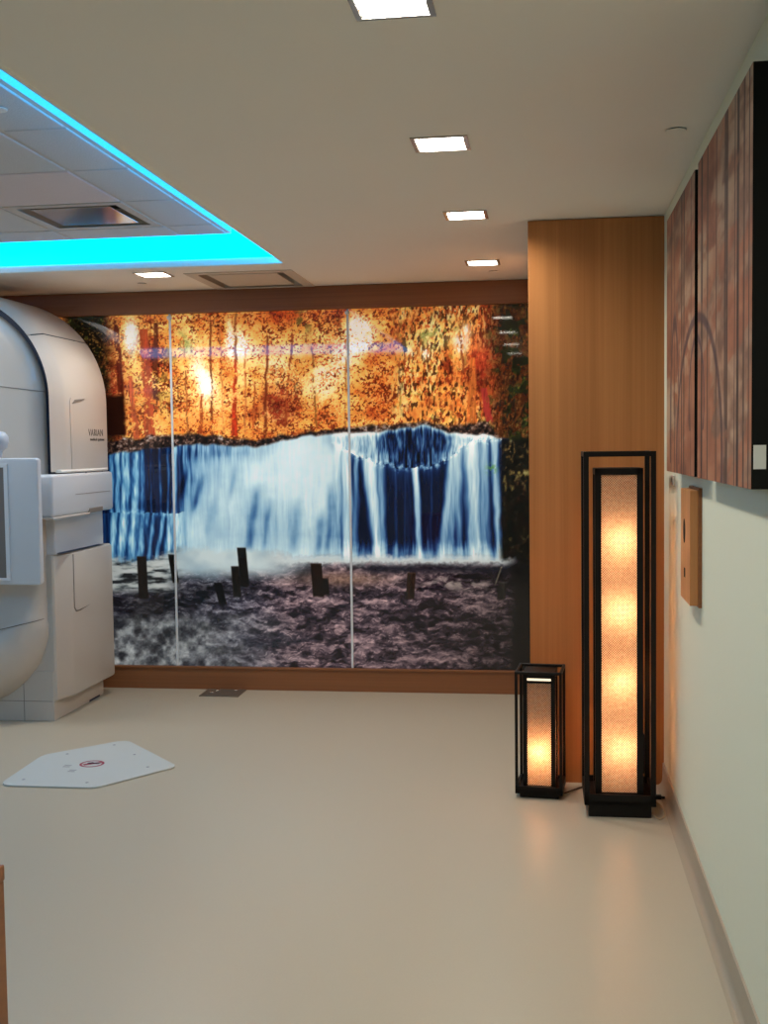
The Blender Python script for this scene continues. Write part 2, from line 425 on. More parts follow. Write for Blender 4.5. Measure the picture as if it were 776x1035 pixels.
def paint_mural(px, py):
    """the printed autumn forest, waterfall and river; px, py run in photo-like units over the print"""
    px = np.where(px < 92, 184-px, px)
    n1 = fbm(px/2.6, py/2.6, 0, 3); n2 = fbm(px/13, py/11, 2); n3 = fbm(px/34, py/28, 4, 3)
    nl = fbm(px/2.3+.25*py/5, py/5.2, 3, 2)          # hanging leaves
    sp1 = fbm(px/1.45, py/1.45, 6, 2); sp2 = fbm(px/1.4+31, py/1.4+7, 1, 2); cl1 = fbm(px/8+5, py/8, 7, 3)
    # --- forest: glowing background seen through layers of leaves
    L = np.zeros_like(px); hot = np.zeros_like(px)
    for gx, gy, sx, sy, a in ((137, 336, 8, 20, 1.5), (211, 385, 7, 13, 1.1), (203, 368, 8, 12, .6), (243, 347, 13, 14, 1.6), (236, 330, 4, 12, .6), (200, 352, 24, 26, .5),
                              (225, 398, 30, 24, .5), (285, 372, 30, 28, .55), (330, 385, 22, 34, .65), (366, 340, 14, 15, 1.8), (362, 325, 8, 9, .6), (350, 360, 20, 26, .5),
                              (425, 356, 20, 12, .8), (433, 362, 6, 8, .5), (467, 350, 10, 14, 1.4), (474, 336, 6, 8, .8), (410, 385, 18, 22, .4), (440, 330, 30, 14, .4), (185, 420, 40, 14, .2), (150, 390, 24, 25, .3)):
        e = a*np.exp(-((px-gx)/sx)**2-((py-gy)/sy)**2); L += e
        if a >= .5 and sx < 13: hot += e
    dkl = 1-ss(102, 126, px+16*(n2-.5)); dkr = ss(484, 512, px+18*(n2-.5))
    dark = .55*np.clip((fbm(px/22+4, py/26, 1, 3)-.52)*4, 0, 1)+.9*dkl+.75*dkr+.35*np.exp(-((px-393)/26)**2-((py-405)/24)**2)+.25*ss(335, 312, py)*ss(250, 290, px)+.3*np.exp(-((px-165)/14)**2-((py-370)/34)**2)+.3*np.exp(-((px-290)/18)**2-((py-405)/22)**2)
    c = ramp(.42+.66*L+.35*(n2-.5)+.18*(n3-.5)-.45*dark+.12*(n1-.5), [(-.3, (30, 14, 8)), (.0, (104, 44, 20)), (.25, (202, 104, 44)), (.45, (238, 166, 76)), (.65, (250, 206, 118)), (.85, (255, 234, 176)), (1.1, (255, 252, 240))])
    lv = np.where(px > 398, .62*nl+.38*sp1, sp1)
    lv2 = np.where(px > 398, .6*fbm(px/2.1+9-.2*py/5, py/4.6, 0, 2)+.4*sp2, sp2)
    dens = np.clip(.50-.40*L+.55*dark+.7*(cl1-.5)+.9*(fbm(px/3.6, py/3.6, 2, 2)-.5)+.6*(n3-.5), 0, 1.2)
    yl = ss(.60-.30*np.clip(dens, 0, 1), .68-.30*np.clip(dens, 0, 1), lv2)
    c = mixc(c, ramp(n2+.3*(lv2-.5), [(.32, (206, 84, 32)), (.46, (232, 132, 50)), (.6, (246, 190, 88)), (.72, (252, 220, 130))]), .62*yl*(1-np.clip(hot, 0, 1)*.85))
    rd = ss(.72-.34*dens, .80-.34*dens, lv)
    c = mixc(c, ramp(n3+.4*(lv-.5), [(.3, (128, 36, 18)), (.5, (172, 56, 26)), (.75, (204, 92, 40))]), .85*rd*(1-np.clip(hot, 0, 1)*.9))
    dk_ = ss(.93-.42*dens, 1.0-.42*dens, .55*lv+.45*fbm(px/1.6+11, py/1.6, 2, 2)+.12*(cl1-.5)+.10)
    c = mixc(c, ramp(sp2, [(.3, (60, 22, 12)), (.7, (118, 44, 22))]), .72*dk_*(1-np.clip(hot, 0, 1)))
    v = .44+.60*L+.8*(lv-.5)+.6*(n2-.5)-.6*dark
    leaf = lv
    # crisp leaf strokes on the right, red and dark clumps on the left
    rgn = ss(392, 415, px)
    k1 = fbm(px/2.3+.3*py/6, py/5.2, 2, 2); k2 = fbm(px/2.1-.25*py/6+40, py/5.6+3, 5, 2); k3 = fbm(px/2.2+.2*py/6+80, py/5.0+13, 7, 2)
    c = mixc(c, ramp(n2, [(.35, (120, 46, 22)), (.5, (190, 92, 38)), (.65, (120, 110, 44))]), .75*rgn*ss(.55, .63, k1)*(1-.6*np.clip(hot, 0, 1)))
    c = mixc(c, ramp(n3+.3*(n2-.5), [(.35, (226, 150, 70)), (.5, (250, 214, 130)), (.65, (226, 220, 150))]), .8*rgn*ss(.57, .64, k2)*(1-dkr)*(1-.5*ss(395, 430, py)))
    c = mixc(c, (52, 20, 12), .8*rgn*ss(.60, .67, k3)*(1-.8*np.clip(hot, 0, 1)))
    cm = (1-rgn)*(np.exp(-((px-160)/16)**2-((py-372)/40)**2)+.9*np.exp(-((px-288)/18)**2-((py-402)/24)**2)+.7*np.exp(-((px-308)/9)**2-((py-325)/12)**2)+.6*np.exp(-((px-120)/14)**2-((py-360)/50)**2)+.5*np.exp(-((px-215)/20)**2-((py-318)/9)**2)+.45*np.exp(-((px-180)/12)**2-((py-400)/14)**2)+.5*np.exp(-((px-342)/10)**2-((py-322)/10)**2)+.35*np.exp(-((px-262)/16)**2-((py-318)/10)**2))
    kk = .45*cl1+.55*sp1
    c = mixc(c, ramp(sp2+.4*(n2-.5), [(.3, (40, 14, 9)), (.5, (104, 34, 18)), (.7, (170, 60, 30))]), np.clip(1.1*cm, 0, .92)*ss(.50, .56, kk+.08*cm))
    org = .55*np.exp(-((px-275)/40)**2-((py-318)/14)**2)+.5*np.exp(-((px-388)/16)**2-((py-395)/30)**2)+.4*np.exp(-((px-195)/30)**2-((py-425)/10)**2)
    c = mixc(c, c*np.array([.95, .70, .55]), np.clip(org*1.3, 0, 1))
    c = mixc(c, ramp(lv+.3*(n2-.5), [(.3, (8, 7, 5)), (.55, (20, 18, 10)), (.68, (58, 44, 22)), (.8, (120, 90, 44))]), np.clip(.95*dkl+.62*dkr, 0, 1))
    # greens
    gm = ss(.54, .66, fbm(px/9, py/9, 5, 3))*(np.exp(-((px-185)/14)**2-((py-345)/12)**2)+np.exp(-((px-435)/30)**2-((py-338)/12)**2)*.9+1.0*ss(488, 505, px)+1.1*(1-ss(100, 120, px))+.7*np.exp(-((px-310)/9)**2-((py-325)/14)**2)+.5*np.exp(-((px-160)/16)**2-((py-380)/26)**2))
    gc = ramp(v+.25*(leaf-.5), [(-.4, (8, 12, 6)), (.1, (34, 40, 16)), (.4, (86, 96, 40)), (.8, (178, 176, 92))])
    c = mixc(c, gc, np.clip(gm, 0, .92))
    # red bushes
    rm = .75*np.exp(-((px-487)/14)**2-((py-372)/30)**2)+.55*np.exp(-((px-285)/16)**2-((py-408)/18)**2)+.5*np.exp(-((px-120)/10)**2-((py-395)/30)**2)
    c = mixc(c, ramp(v, [(-.2, (30, 10, 8)), (.3, (150, 40, 26)), (.7, (226, 88, 50)), (1, (250, 180, 120))]), np.clip(rm, 0, .9))
    def trunk(x0, y0, x1, y1, w0, w1, col, a=.9):
        nonlocal c
        t = np.clip((py-y0)/(y1-y0), 0, 1); xc = x0+(x1-x0)*t+1.6*(vn(py/9, np.full_like(py, x0), 6)-.5); ww = w0+(w1-w0)*t
        k = (1-ss(ww*.5-.8, ww*.5+.8, np.abs(px-xc)+1.6*(sp1-.5)))*((py > y0) & (py < y1))*a*ss(.36, .50, .5*n1+.5*cl1+.03)
        sh = .72+.55*fbm(px/1.5, py/12, 1, 2)
        c = mixc(c, np.clip(np.asarray(col)/255.*sh[..., None], 0, 1), k)
    trunk(122, 318, 126, 436, 5, 7, (84, 24, 14)); trunk(150, 328, 154, 440, 8, 11, (168, 66, 36)); trunk(162, 322, 160, 400, 4, 5, (92, 40, 22))
    trunk(135, 375, 140, 440, 4, 6, (190, 84, 48)); trunk(217, 312, 217, 438, 1.6, 2.4, (116, 52, 24)); trunk(242, 360, 239, 438, 2.5, 6, (176, 44, 22)); trunk(243, 315, 242, 362, 2, 2.5, (150, 80, 40))
    trunk(274, 340, 270, 438, 2, 3, (120, 46, 22)); trunk(252, 350, 250, 436, 1.5, 2, (196, 110, 56)); trunk(207, 395, 205, 436, 2, 4, (160, 62, 28)); trunk(262, 370, 258, 436, 1.5, 2, (190, 90, 40))
    trunk(352, 345, 350, 436, 1.5, 2, (180, 110, 50)); trunk(300, 330, 290, 430, 2, 2.5, (150, 60, 28)); trunk(480, 365, 478, 432, 5, 10, (196, 104, 44)); trunk(490, 395, 496, 428, 6, 7, (150, 44, 40)); trunk(468, 330, 470, 380, 2, 2, (130, 60, 30))
    trunk(190, 340, 192, 436, 1.2, 2, (170, 96, 46)); trunk(227, 330, 228, 436, 1.2, 1.6, (198, 120, 60)); trunk(318, 350, 322, 432, 1.4, 2, (140, 80, 34))
    c = mixc(c, (26, 8, 5), .94*ss(104, 109, px)*(1-ss(126, 131, px))*ss(392, 398, py)*(1-ss(434, 440, py)))
    # --- lip rocks and waterfall
    lip = np.interp(px, [90, 112, 150, 176, 200, 230, 262, 300, 340, 370, 400, 430, 455, 475, 490, 500, 534], [456, 455, 450, 449, 446, 447, 450, 441, 436, 437, 434, 430, 438, 440, 440, 442, 452]) + 2.5*(vn(px/7, px*0, 1)-.5)
    th = np.interp(px, [90, 150, 200, 240, 270, 300, 345, 380, 420, 455, 475, 492, 505], [14, 12, 11, 7, 7, 4, 4, 5, 3, 5, 11, 11, 4])
    rk = ss(-th-2, -th+2, py-lip+7*(n2-.5))*(1-ss(500, 508, px))
    c = mixc(c, ramp(n1*.7+n2*.3+.3*(sp2-.5), [(.25, (12, 9, 9)), (.48, (40, 28, 26)), (.62, (92, 66, 54)), (.75, (150, 130, 120)), (1, (215, 215, 215))]), rk)
    cols = [112, 125, 140, 153, 165, 175, 190, 210, 230, 260, 290, 310, 330, 343, 351, 360, 370, 380, 390, 400, 412, 422, 430, 442, 450, 458, 468, 480, 490, 500, 505, 511, 534]
    W = np.array([[.30,.40,.36,.30,.48,.45,.40],[.50,.52,.46,.40,.62,.58,.50],[.55,.60,.52,.46,.55,.50,.45],[.28,.18,.14,.10,.30,.34,.35],[.30,.14,.10,.08,.14,.20,.35],[.45,.30,.22,.18,.40,.52,.65],
        [.50,.52,.50,.55,.75,.80,.86],[.52,.62,.70,.75,.80,.82,.86],[.58,.78,.74,.80,.80,.74,.85],[.62,.88,.94,.85,.68,.70,.85],[.92,.95,.95,.90,.74,.74,.88],[.98,.97,.95,.93,.85,.78,.88],[.85,.95,.95,.90,.82,.70,.82],
        [.70,.95,.85,.50,.32,.28,.55],[.70,.92,.90,.82,.74,.68,.70],[.65,.90,.62,.34,.22,.18,.48],[.55,.85,.50,.25,.14,.12,.42],[.45,.78,.76,.66,.60,.55,.60],[.30,.40,.30,.20,.14,.10,.36],[.24,.18,.14,.10,.07,.05,.30],[.24,.18,.18,.10,.05,.04,.26],
        [.36,.22,.70,.62,.52,.42,.48],[.30,.20,.16,.08,.04,.04,.26],[.40,.28,.12,.06,.05,.05,.26],[.50,.38,.46,.30,.16,.10,.36],[.56,.80,.70,.42,.25,.20,.42],[.64,.80,.62,.36,.20,.24,.48],[.70,.85,.80,.76,.70,.68,.72],[.70,.80,.68,.50,.44,.44,.58],
        [.62,.66,.60,.56,.52,.52,.58],[.40,.46,.52,.55,.55,.55,.58],[.12,.14,.10,.08,.08,.08,.22],[.02,.03,.02,.02,.02,.02,.04]])
    rows = np.array([445, 460, 480, 500, 520, 540, 560.])
    xx = px + 5*(fbm(px/30, py/40, 5, 2)-.5) - .02*np.maximum(py-470, 0)*np.sign(px-420)*(px > 380)*0
    wi = np.clip((py-445)/115*0, 0, 1)
    Wr = np.stack([np.interp(xx, cols, W[:, r]) for r in range(7)], 0)
    ri = np.clip(np.interp(py, rows, np.arange(7)), 0, 5.999); r0_ = ri.astype(int); rf = ri-r0_
    fl = np.take_along_axis(Wr, r0_[None], 0)[0]*(1-rf)+np.take_along_axis(Wr, (r0_+1)[None], 0)[0]*rf
    wx = px+2.5*(fbm(px/16, py/22, 2, 2)-.5)+.03*(py-500)*(n3-.5)
    st = fbm(wx/2.2, py/30, 1, 3); st2 = fbm(wx/7, py/44, 3, 3)
    fl = fl-.16*np.exp(-((py-(lip+9))/7)**2)*ss(176, 190, px)*(1-ss(258, 280, px))
    contrast = .08+(.34+.40*(1-ss(165, 200, px))+.3*np.exp(-((py-(lip+10))/12)**2)*ss(176, 190, px)*(1-ss(255, 275, px)))*np.clip(1-np.abs(fl-.42)*1.7, 0, 1)
    wv = fl+contrast*(st-.5)+.55*(st2-.5)*np.clip(1.1-fl, .12, 1)+.12*(n2-.5)
    for ax0, ay0, ax1, ay1, aw, aa in ((262, 488, 250, 562, 5, .30), (274, 505, 266, 560, 3, .2), (240, 468, 233, 505, 3, .22), (302, 505, 296, 562, 5, .22), (326, 515, 320, 562, 4, .3), (334, 490, 330, 562, 3, .25), (206, 478, 194, 520, 4, .28), (218, 500, 208, 545, 4, .15), (190, 470, 182, 500, 3, .3)):
        t_ = np.clip((py-ay0)/(ay1-ay0), 0, 1)
        wv -= aa*np.exp(-((wx-(ax0+(ax1-ax0)*t_))/aw)**2)*ss(ay0-8, ay0+14, py)*(1-ss(ay1-14, ay1+4, py))*(.5+st)
    # left falls: strands over dark rock in two tiers
    dl = np.clip((py-452)/62, 0, 1); dl2 = np.clip((py-517)/45, 0, 1); mod = .35+1.25*fbm(px/3.2, py/17, 0, 3); lf = .08+.26*(st2-.4)+.35*np.clip(st-.5, 0, 1)
    up_ = lf.copy(); lo_ = lf+.10
    for sx0, sx1, w_, a in ((114, 113, 3, .55), (120, 119, 3.5, .62), (128, 127, 5, .78), (138, 136, 5, .74), (145, 144, 3, .5), (154, 153, 1.5, .3), (163, 163, 1.6, .32), (171, 170, 1.6, .38), (178, 176, 3, .62)):
        up_ = np.maximum(up_, a*mod*(.7+.6*st)*np.exp(-(np.abs(wx-(sx0+(sx1-sx0)*dl))/w_)**2.2))
    for sx0, sx1, w_, a in ((116, 113, 5, .60), (126, 120, 6, .72), (136, 131, 6, .70), (147, 139, 5, .62), (156, 149, 3, .55), (166, 157, 3, .5), (174, 168, 5, .7), (180, 178, 7, .8)):
        lo_ = np.maximum(lo_, a*mod*(.7+.6*st)*np.exp(-(np.abs(wx-(sx0+(sx1-sx0)*dl2))/w_)**2.2))
    lm = 1-ss(174, 192, px)
    wv = wv*(1-lm)+np.where(py < 516+3*(vn(px/6, px*0, 2)-.5), up_, lo_)*lm
    # right half: an upper tier over dark rock, then separate strands over a dark wall
    y2 = np.interp(px, [338, 350, 365, 385, 400, 418, 440, 452, 462, 476, 505], [448, 455, 461, 467, 471, 473, 470, 465, 458, 448, 445])+7*(fbm(px/6, px*0, 3, 3)-.5)
    dn_ = np.clip((py-y2)/95, 0, 1)
    lowr = .07+.20*(st2-.35)+.16*np.clip(st-.45, 0, 1)+.18*np.exp(-(py-y2)/9)
    for sx0, sx1, w0, w1, a in ((343, 336, 6, 9, .9), (351, 351, 5, 6, .95), (361, 358, 2.5, 4, .5), (374, 383, 8, 6, .95), (386, 388, 5, 3, .5), (421, 425, 3.2, 3.8, .85), (400, 402, 2, 2, .22), (411, 409, 1.5, 1.5, .2), (437, 436, 1.5, 2, .2),
                                (459, 447, 5, 5, .8), (463, 455, 5, 4, .6), (466, 464, 6, 4, .55), (478, 481, 9, 8, .95), (490, 491, 6, 6, .6), (500, 504, 4, 4, .75)):
        xc = sx0+(sx1-sx0)*dn_; ww = w0+(w1-w0)*dn_
        lowr = np.maximum(lowr, lowr*.4+a*(1-.30*dn_)*np.exp(-(np.abs(wx-xc)/ww)**2.4)*(.72+.56*st))
    upr = np.interp(px, [338, 352, 372, 388, 398, 420, 446, 456, 466, 480, 505], [.95, .9, .8, .45, .22, .20, .28, .55, .8, .8, .55])+.9*(fbm(wx/1.9, py/14, 4, 3)-.5)+.45*np.exp(-((py-lip)/3.5)**2)
    rim = .30*np.exp(-((py-y2)/3.4)**2)*ss(.40, .62, n1*.6+st*.4)
    rw = np.where(py > y2, lowr, upr)+rim
    wv = wv*(1-ss(334, 346, px))+rw*ss(334, 346, px)
    wv = np.where(px > 508, wv*.2, wv)
    # ledges: bright rims where the water breaks
    for lx0, lx1, ly in ((118, 150, 515), (145, 178, 517)):
        yy = ly+3*(vn(px/6, px*0, 2)-.5)-((px-(lx0+lx1)/2)/18)**2*.8*(ly in (470, 441))
        wv += .30*ss(.35, .75, .5*st+.5*n1)*np.exp(-((py-yy)/2.6)**2)*ss(lx0, lx0+10, px)*(1-ss(lx1-10, lx1, px))
    wv += .42*ss(542, 564, py+10*(n2-.5)+14*(st-.5))*ss(330, 350, px)*(1-ss(505, 512, px))
    wat = ramp(wv, [(-.1, (5, 6, 12)), (.12, (12, 18, 42)), (.28, (24, 46, 92)), (.46, (70, 112, 154)), (.63, (134, 172, 194)), (.82, (178, 206, 214)), (1.0, (220, 234, 236)), (1.2, (246, 250, 248))])
    wat = mixc(wat, ramp(wv, [(0, (5, 8, 18)), (.2, (12, 28, 62)), (.38, (30, 82, 138)), (.58, (92, 156, 194)), (.8, (160, 208, 222)), (1, (225, 245, 248))]), .8*(1-ss(150, 215, px)))
    c = mixc(c, wat, ss(-1.5, 2, py-lip))
    # dark right bank with leaves
    db = ss(504, 513, px+5*(n2-.5)+ss(470, 600, py)*2)*ss(440, 452, py)
    bank = ramp(nl*.6+n1*.4+.3*(n2-.5), [(.35, (10, 9, 8)), (.55, (26, 22, 16)), (.68, (74, 58, 34)), (.8, (128, 118, 66)), (1, (170, 160, 110))])
    bank = mixc(bank, (60, 20, 16), .5*ss(.5, .7, fbm(px/6, py/6, 6))*ss(480, 500, py))
    bank = bank*(1-.6*ss(470, 520, py))[..., None]
    c = mixc(c, bank, db)
    c = mixc(c, (84, 140, 64), .8*np.exp(-((px-498)/5)**2-((py-474)/5)**2)*ss(.4, .6, n1))
    # --- foam at the foot, sand, river
    foot = np.interp(px, [90, 150, 180, 260, 300, 400, 480, 534], [560, 562, 552, 552, 558, 560, 559, 563]) + 7*(n2-.5)+5*(n1-.5)
    rb = ss(-2, 7, py-foot)
    wpx = px+9*(fbm(px/14, py/7, 5, 3)-.5); wpy = py+7*(fbm(px/11+3, py/8, 6, 3)-.5)
    rv = fbm(wpx/17, wpy/6, 1, 5); rvf = fbm(wpx/5, wpy/2.2, 4, 4)
    rl = np.exp(-((rv-.52)/.022)**2)*ss(.45, .6, rvf)+.8*np.exp(-((fbm(wpx/10+7, wpy/4.2, 0, 4)-.5)/.02)**2)*ss(.45, .62, n1)
    riv = ramp(.30+1.0*(rv-.5)+.75*(rvf-.5)+.22*np.clip(rl, 0, 1.3)+.15*(n3-.5), [(-.1, (12, 11, 16)), (.12, (30, 28, 38)), (.3, (60, 57, 70)), (.48, (100, 97, 110)), (.7, (156, 154, 164)), (1, (214, 212, 216))])
    dk = .55*ss(420, 520, px)+.25*ss(595, 640, py)*ss(360, 430, px)
    riv = riv*(1-.62*dk)[..., None]
    riv = mixc(riv, riv*np.array([1.12, .95, .9]), ss(230, 300, px))
    fo = ss(615, 632, py+16*(n3-.5))*(1-ss(150, 330, px))
    fm = fbm(px/8, py/8, 2, 5)
    riv = mixc(riv, ramp(fm, [(.3, (36, 38, 42)), (.5, (92, 96, 98)), (.65, (150, 156, 156)), (.85, (206, 210, 206))]), .85*fo)
    dkb = np.exp(-((px-150)/50)**2-((py-612)/13)**2)+.7*np.exp(-((px-215)/40)**2-((py-595)/9)**2)
    riv = mixc(riv, riv*.38, np.clip(dkb, 0, 1))
    mist = (1-ss(572, 590, py+8*(n3-.5)))*(1-ss(262, 330, px))*ss(112, 185, px+10*n2)
    riv = mixc(riv, ramp(n3+.2*(n2-.5), [(.3, (146, 170, 180)), (.7, (194, 208, 208))]), np.clip(mist, 0, 1))
    lft = (1-ss(160, 190, px))*(1-ss(592, 604, py))
    riv = mixc(riv, ramp(fbm(px/16, py/4, 3, 4), [(.3, (30, 32, 34)), (.42, (112, 120, 120)), (.54, (178, 184, 180)), (.8, (200, 204, 200))]), .95*lft)
    fband = np.exp(-((py-(564+5*(n2-.5)+4*(n1-.5)))/5.5)**2)*ss(250, 300, px)*(1-ss(512, 526, px))
    riv = mixc(riv, (198, 208, 208), np.clip(1.1*fband, 0, .95))
    sand = np.exp(-((px-345)/48)**2-((py-584)/7)**2)
    riv = mixc(riv, ramp(n1*.5+n2*.5, [(.3, (92, 66, 56)), (.55, (150, 116, 98)), (.8, (186, 158, 140))]), .85*sand)
    dark2 = np.exp(-((py-574)/4.)**2)*ss(350, 385, px)
    riv = mixc(riv, (24, 24, 34), .85*dark2)
    rap = np.exp(-((px-462)/34)**2-((py-587)/8)**2)*ss(.42, .6, rv)
    riv = mixc(riv, (160, 150, 140), .75*rap)
    riv = mixc(riv, (10, 9, 10), .92*ss(508, 524, px+6*(n2-.5))*ss(560, 575, py))
    c = mixc(c, riv, rb)
    # old posts standing in the river
    def post(x0, y0, x1, y1, w_, col=(26, 20, 20)):
        nonlocal c
        t = np.clip((py-y0)/(y1-y0), 0, 1); xc = x0+(x1-x0)*t
        k = (1-ss(w_*.5-.5, w_*.5+.6, np.abs(px-xc)))*ss(y0-.8, y0+.8, py)*(1-ss(y1-1.5, y1+1.5, py+1.5*(n1-.5)))
        sh = .30+.6*fbm(px/1.6, py/9, 4, 2)+.5*np.exp(-((py-y0)/1.5)**2)
        c = mixc(c, np.clip(np.asarray(col)/255.*sh[..., None], 0, 1), k)
    post(142, 561, 143, 605, 9.5); post(172, 559, 176, 588, 6.5); post(244, 552, 247, 592, 9, (34, 28, 26)); post(237, 571, 239, 603, 8, (40, 34, 30)); post(219, 588, 224, 610, 8, (18, 16, 18))
    post(319, 568, 321, 602, 11, (46, 30, 24)); post(328, 583, 329, 600, 6, (38, 28, 24)); post(416, 577, 414, 604, 8.5, (58, 42, 34)); post(508, 586, 506, 604, 8, (48, 44, 42)); post(507, 571, 500, 590, 1.4, (120, 112, 96))
    return np.clip(c, 0, 1)

def print_grid(name, o0, ax, ay, nx, ny, colour, material, parent):
    """a flat print: grid o0 + u*ax + v*ay (metres), colour attribute 'print' from colour(x, z) arrays"""
    u = np.linspace(0, 1, nx+1); v = np.linspace(0, 1, ny+1); U, Vv = np.meshgrid(u, v)
    P = np.array(o0)[None, None]+U[..., None]*np.array(ax)+Vv[..., None]*np.array(ay)
    C = colour(P); lin = np.ones(C.shape[:2]+(4,)); lin[..., :3] = S2L(C)
    og = np.array(origin(parent)) if parent else np.zeros(3)
    co = (P-og).reshape(-1, 3)
    me = bpy.data.meshes.new(name)
    i = np.arange(ny)[:, None]*(nx+1)+np.arange(nx)[None]
    q = np.stack([i, i+1, i+nx+2, i+nx+1], -1).reshape(-1, 4)
    me.vertices.add(len(co)); me.vertices.foreach_set('co', co.ravel())
    me.loops.add(q.size); me.loops.foreach_set('vertex_index', q.ravel().astype(np.int32))
    me.polygons.add(len(q)); me.polygons.foreach_set('loop_start', (np.arange(len(q))*4).astype(np.int32))
    me.update(calc_edges=True)
    a = me.attributes.new('print', 'FLOAT_COLOR', 'POINT'); a.data.foreach_set('color', lin.reshape(-1).astype(np.float32))
    me.materials.append(material)
    o = bpy.data.objects.new(name, me); COL.objects.link(o)
    if parent: o.parent = parent
    return o

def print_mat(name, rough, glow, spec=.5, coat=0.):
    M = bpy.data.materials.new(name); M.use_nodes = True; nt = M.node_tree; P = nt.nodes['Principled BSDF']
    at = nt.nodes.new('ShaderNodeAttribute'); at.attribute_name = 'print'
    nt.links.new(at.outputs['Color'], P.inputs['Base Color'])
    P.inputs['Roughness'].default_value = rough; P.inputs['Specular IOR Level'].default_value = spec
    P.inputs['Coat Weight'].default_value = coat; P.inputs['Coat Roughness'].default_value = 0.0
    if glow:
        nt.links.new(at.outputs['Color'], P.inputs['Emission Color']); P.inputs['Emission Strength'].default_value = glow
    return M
M_print = print_mat('glowing_glass_print', .03, PRINT_GLOW, .5)

# ------------------------------------------------------------------ glass mural panels
def mural_px(P):
    X, Z = P[..., 0], P[..., 2]
    px = np.interp(X, [-4.9, -2.872, -2.453, -1.266, -.112, 0], [-176, 115, 176, 354, 534.7, 552])
    py = 674.3-(Z-.153)*154.4
    return paint_mural(px, py)
seams = [-4.827, -3.64, -2.453, -1.266, XC0]
glabels = ['glass mural panel hidden mostly behind the machine, forest and waterfall print',
           'glass mural panel beside the machine with dark trunks and blue falls',
           'glass mural panel with the wide misty white waterfall and paired posts',
           'glass mural panel beside the wooden column with dark rock behind thin falls']
for k in range(4):
    xa, xb = seams[k]+.008, seams[k+1]-(.008 if k < 3 else .001)
    t = thing('mural_panel', glabels[k], 'wall mural', ((xa+xb)/2, D, .153), group='printed glass mural panels')
    obj('glass_pane', BX(xa, xb, D-.010, D+.010, .153, 2.4875), M_dark, t)
    st = .0042 if k else .02
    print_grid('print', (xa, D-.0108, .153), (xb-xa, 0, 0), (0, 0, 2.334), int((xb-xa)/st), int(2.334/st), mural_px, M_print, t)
for k in (1, 2, 3):
    x = seams[k]
    s = thing('joint_strip', ['', 'bright glass joint hidden behind the machine', 'bright vertical joint strip between the machine-side mural panel and the misty one', 'bright vertical joint strip between the misty mural panel and the column-side one'][k], 'joint strip', (x, D, .153))
    obj('edge_strip', BX(x-.0075, x+.0075, D-.014, D+.010, .153, 2.487, bev=.002), M_seamglass, s)
    bm = bmesh.new(); lathe(bm, [(.016, 0), (.016, .010), (.010, .014)], (x, D-.014, 2.462), 'Y', 16)
    for v_ in bm.verts: v_.co.y = 2*(D-.014)-v_.co.y
    bmesh.ops.recalc_face_normals(bm, faces=bm.faces)
    obj('clamp', bm, M_white, s)

# ------------------------------------------------------------------ radiotherapy machine
MX = -4.15          # centre plane
mc = thing('radiotherapy_machine', 'large cream ring-shaped radiotherapy machine with rounded covers beside the mural', 'machine', (MX, 6.8, 0))
ACX, ACZ = -3.5, 1.9      # centre of the right shoulder arc
def arch(r, z0, half=True, a0=0., a1=90., top=True, n=20):
    """right half outline going up from (x, z0) and over the shoulder; returns (x, z)"""
    p = []
    if z0 < ACZ: p += [(ACX+r, z) for z in np.linspace(z0, ACZ, 8)[:-1]]
    for a in np.linspace(math.radians(a0), math.radians(a1), n): p.append((ACX+r*math.cos(a), ACZ+r*math.sin(a)))
    return p
def mirror(p): return [(2*MX-x, z) for x, z in p]
def shell(name, outs, parent, material, closed_back=True):
    """outs: list of (outline, y) rings front to back, plus thickness rings folded inwards"""
    bm = bmesh.new(); R = []
    for pl, y in outs: R.append([bm.verts.new((x, y, z)) for x, z in pl])
    for a, b in zip(R, R[1:]):
        for k in range(len(a)-1): bm.faces.new((a[k], a[k+1], b[k+1], b[k]))
    bmesh.ops.recalc_face_normals(bm, faces=bm.faces)
    return obj(name, bm, material, parent, smooth=28)
YF, YK, YBK = 6.42, 6.56, 7.235
def ringset(f):
    return [(f(.634), YF+.05), (f(.629), YF+.012), (f(.634), YF), (f(.664), YK-.012), (f(.670), YK+.012), (f(.670), YBK-.02), (f(.655), YBK), (f(.40), YBK+.002)]
AS = 36.0
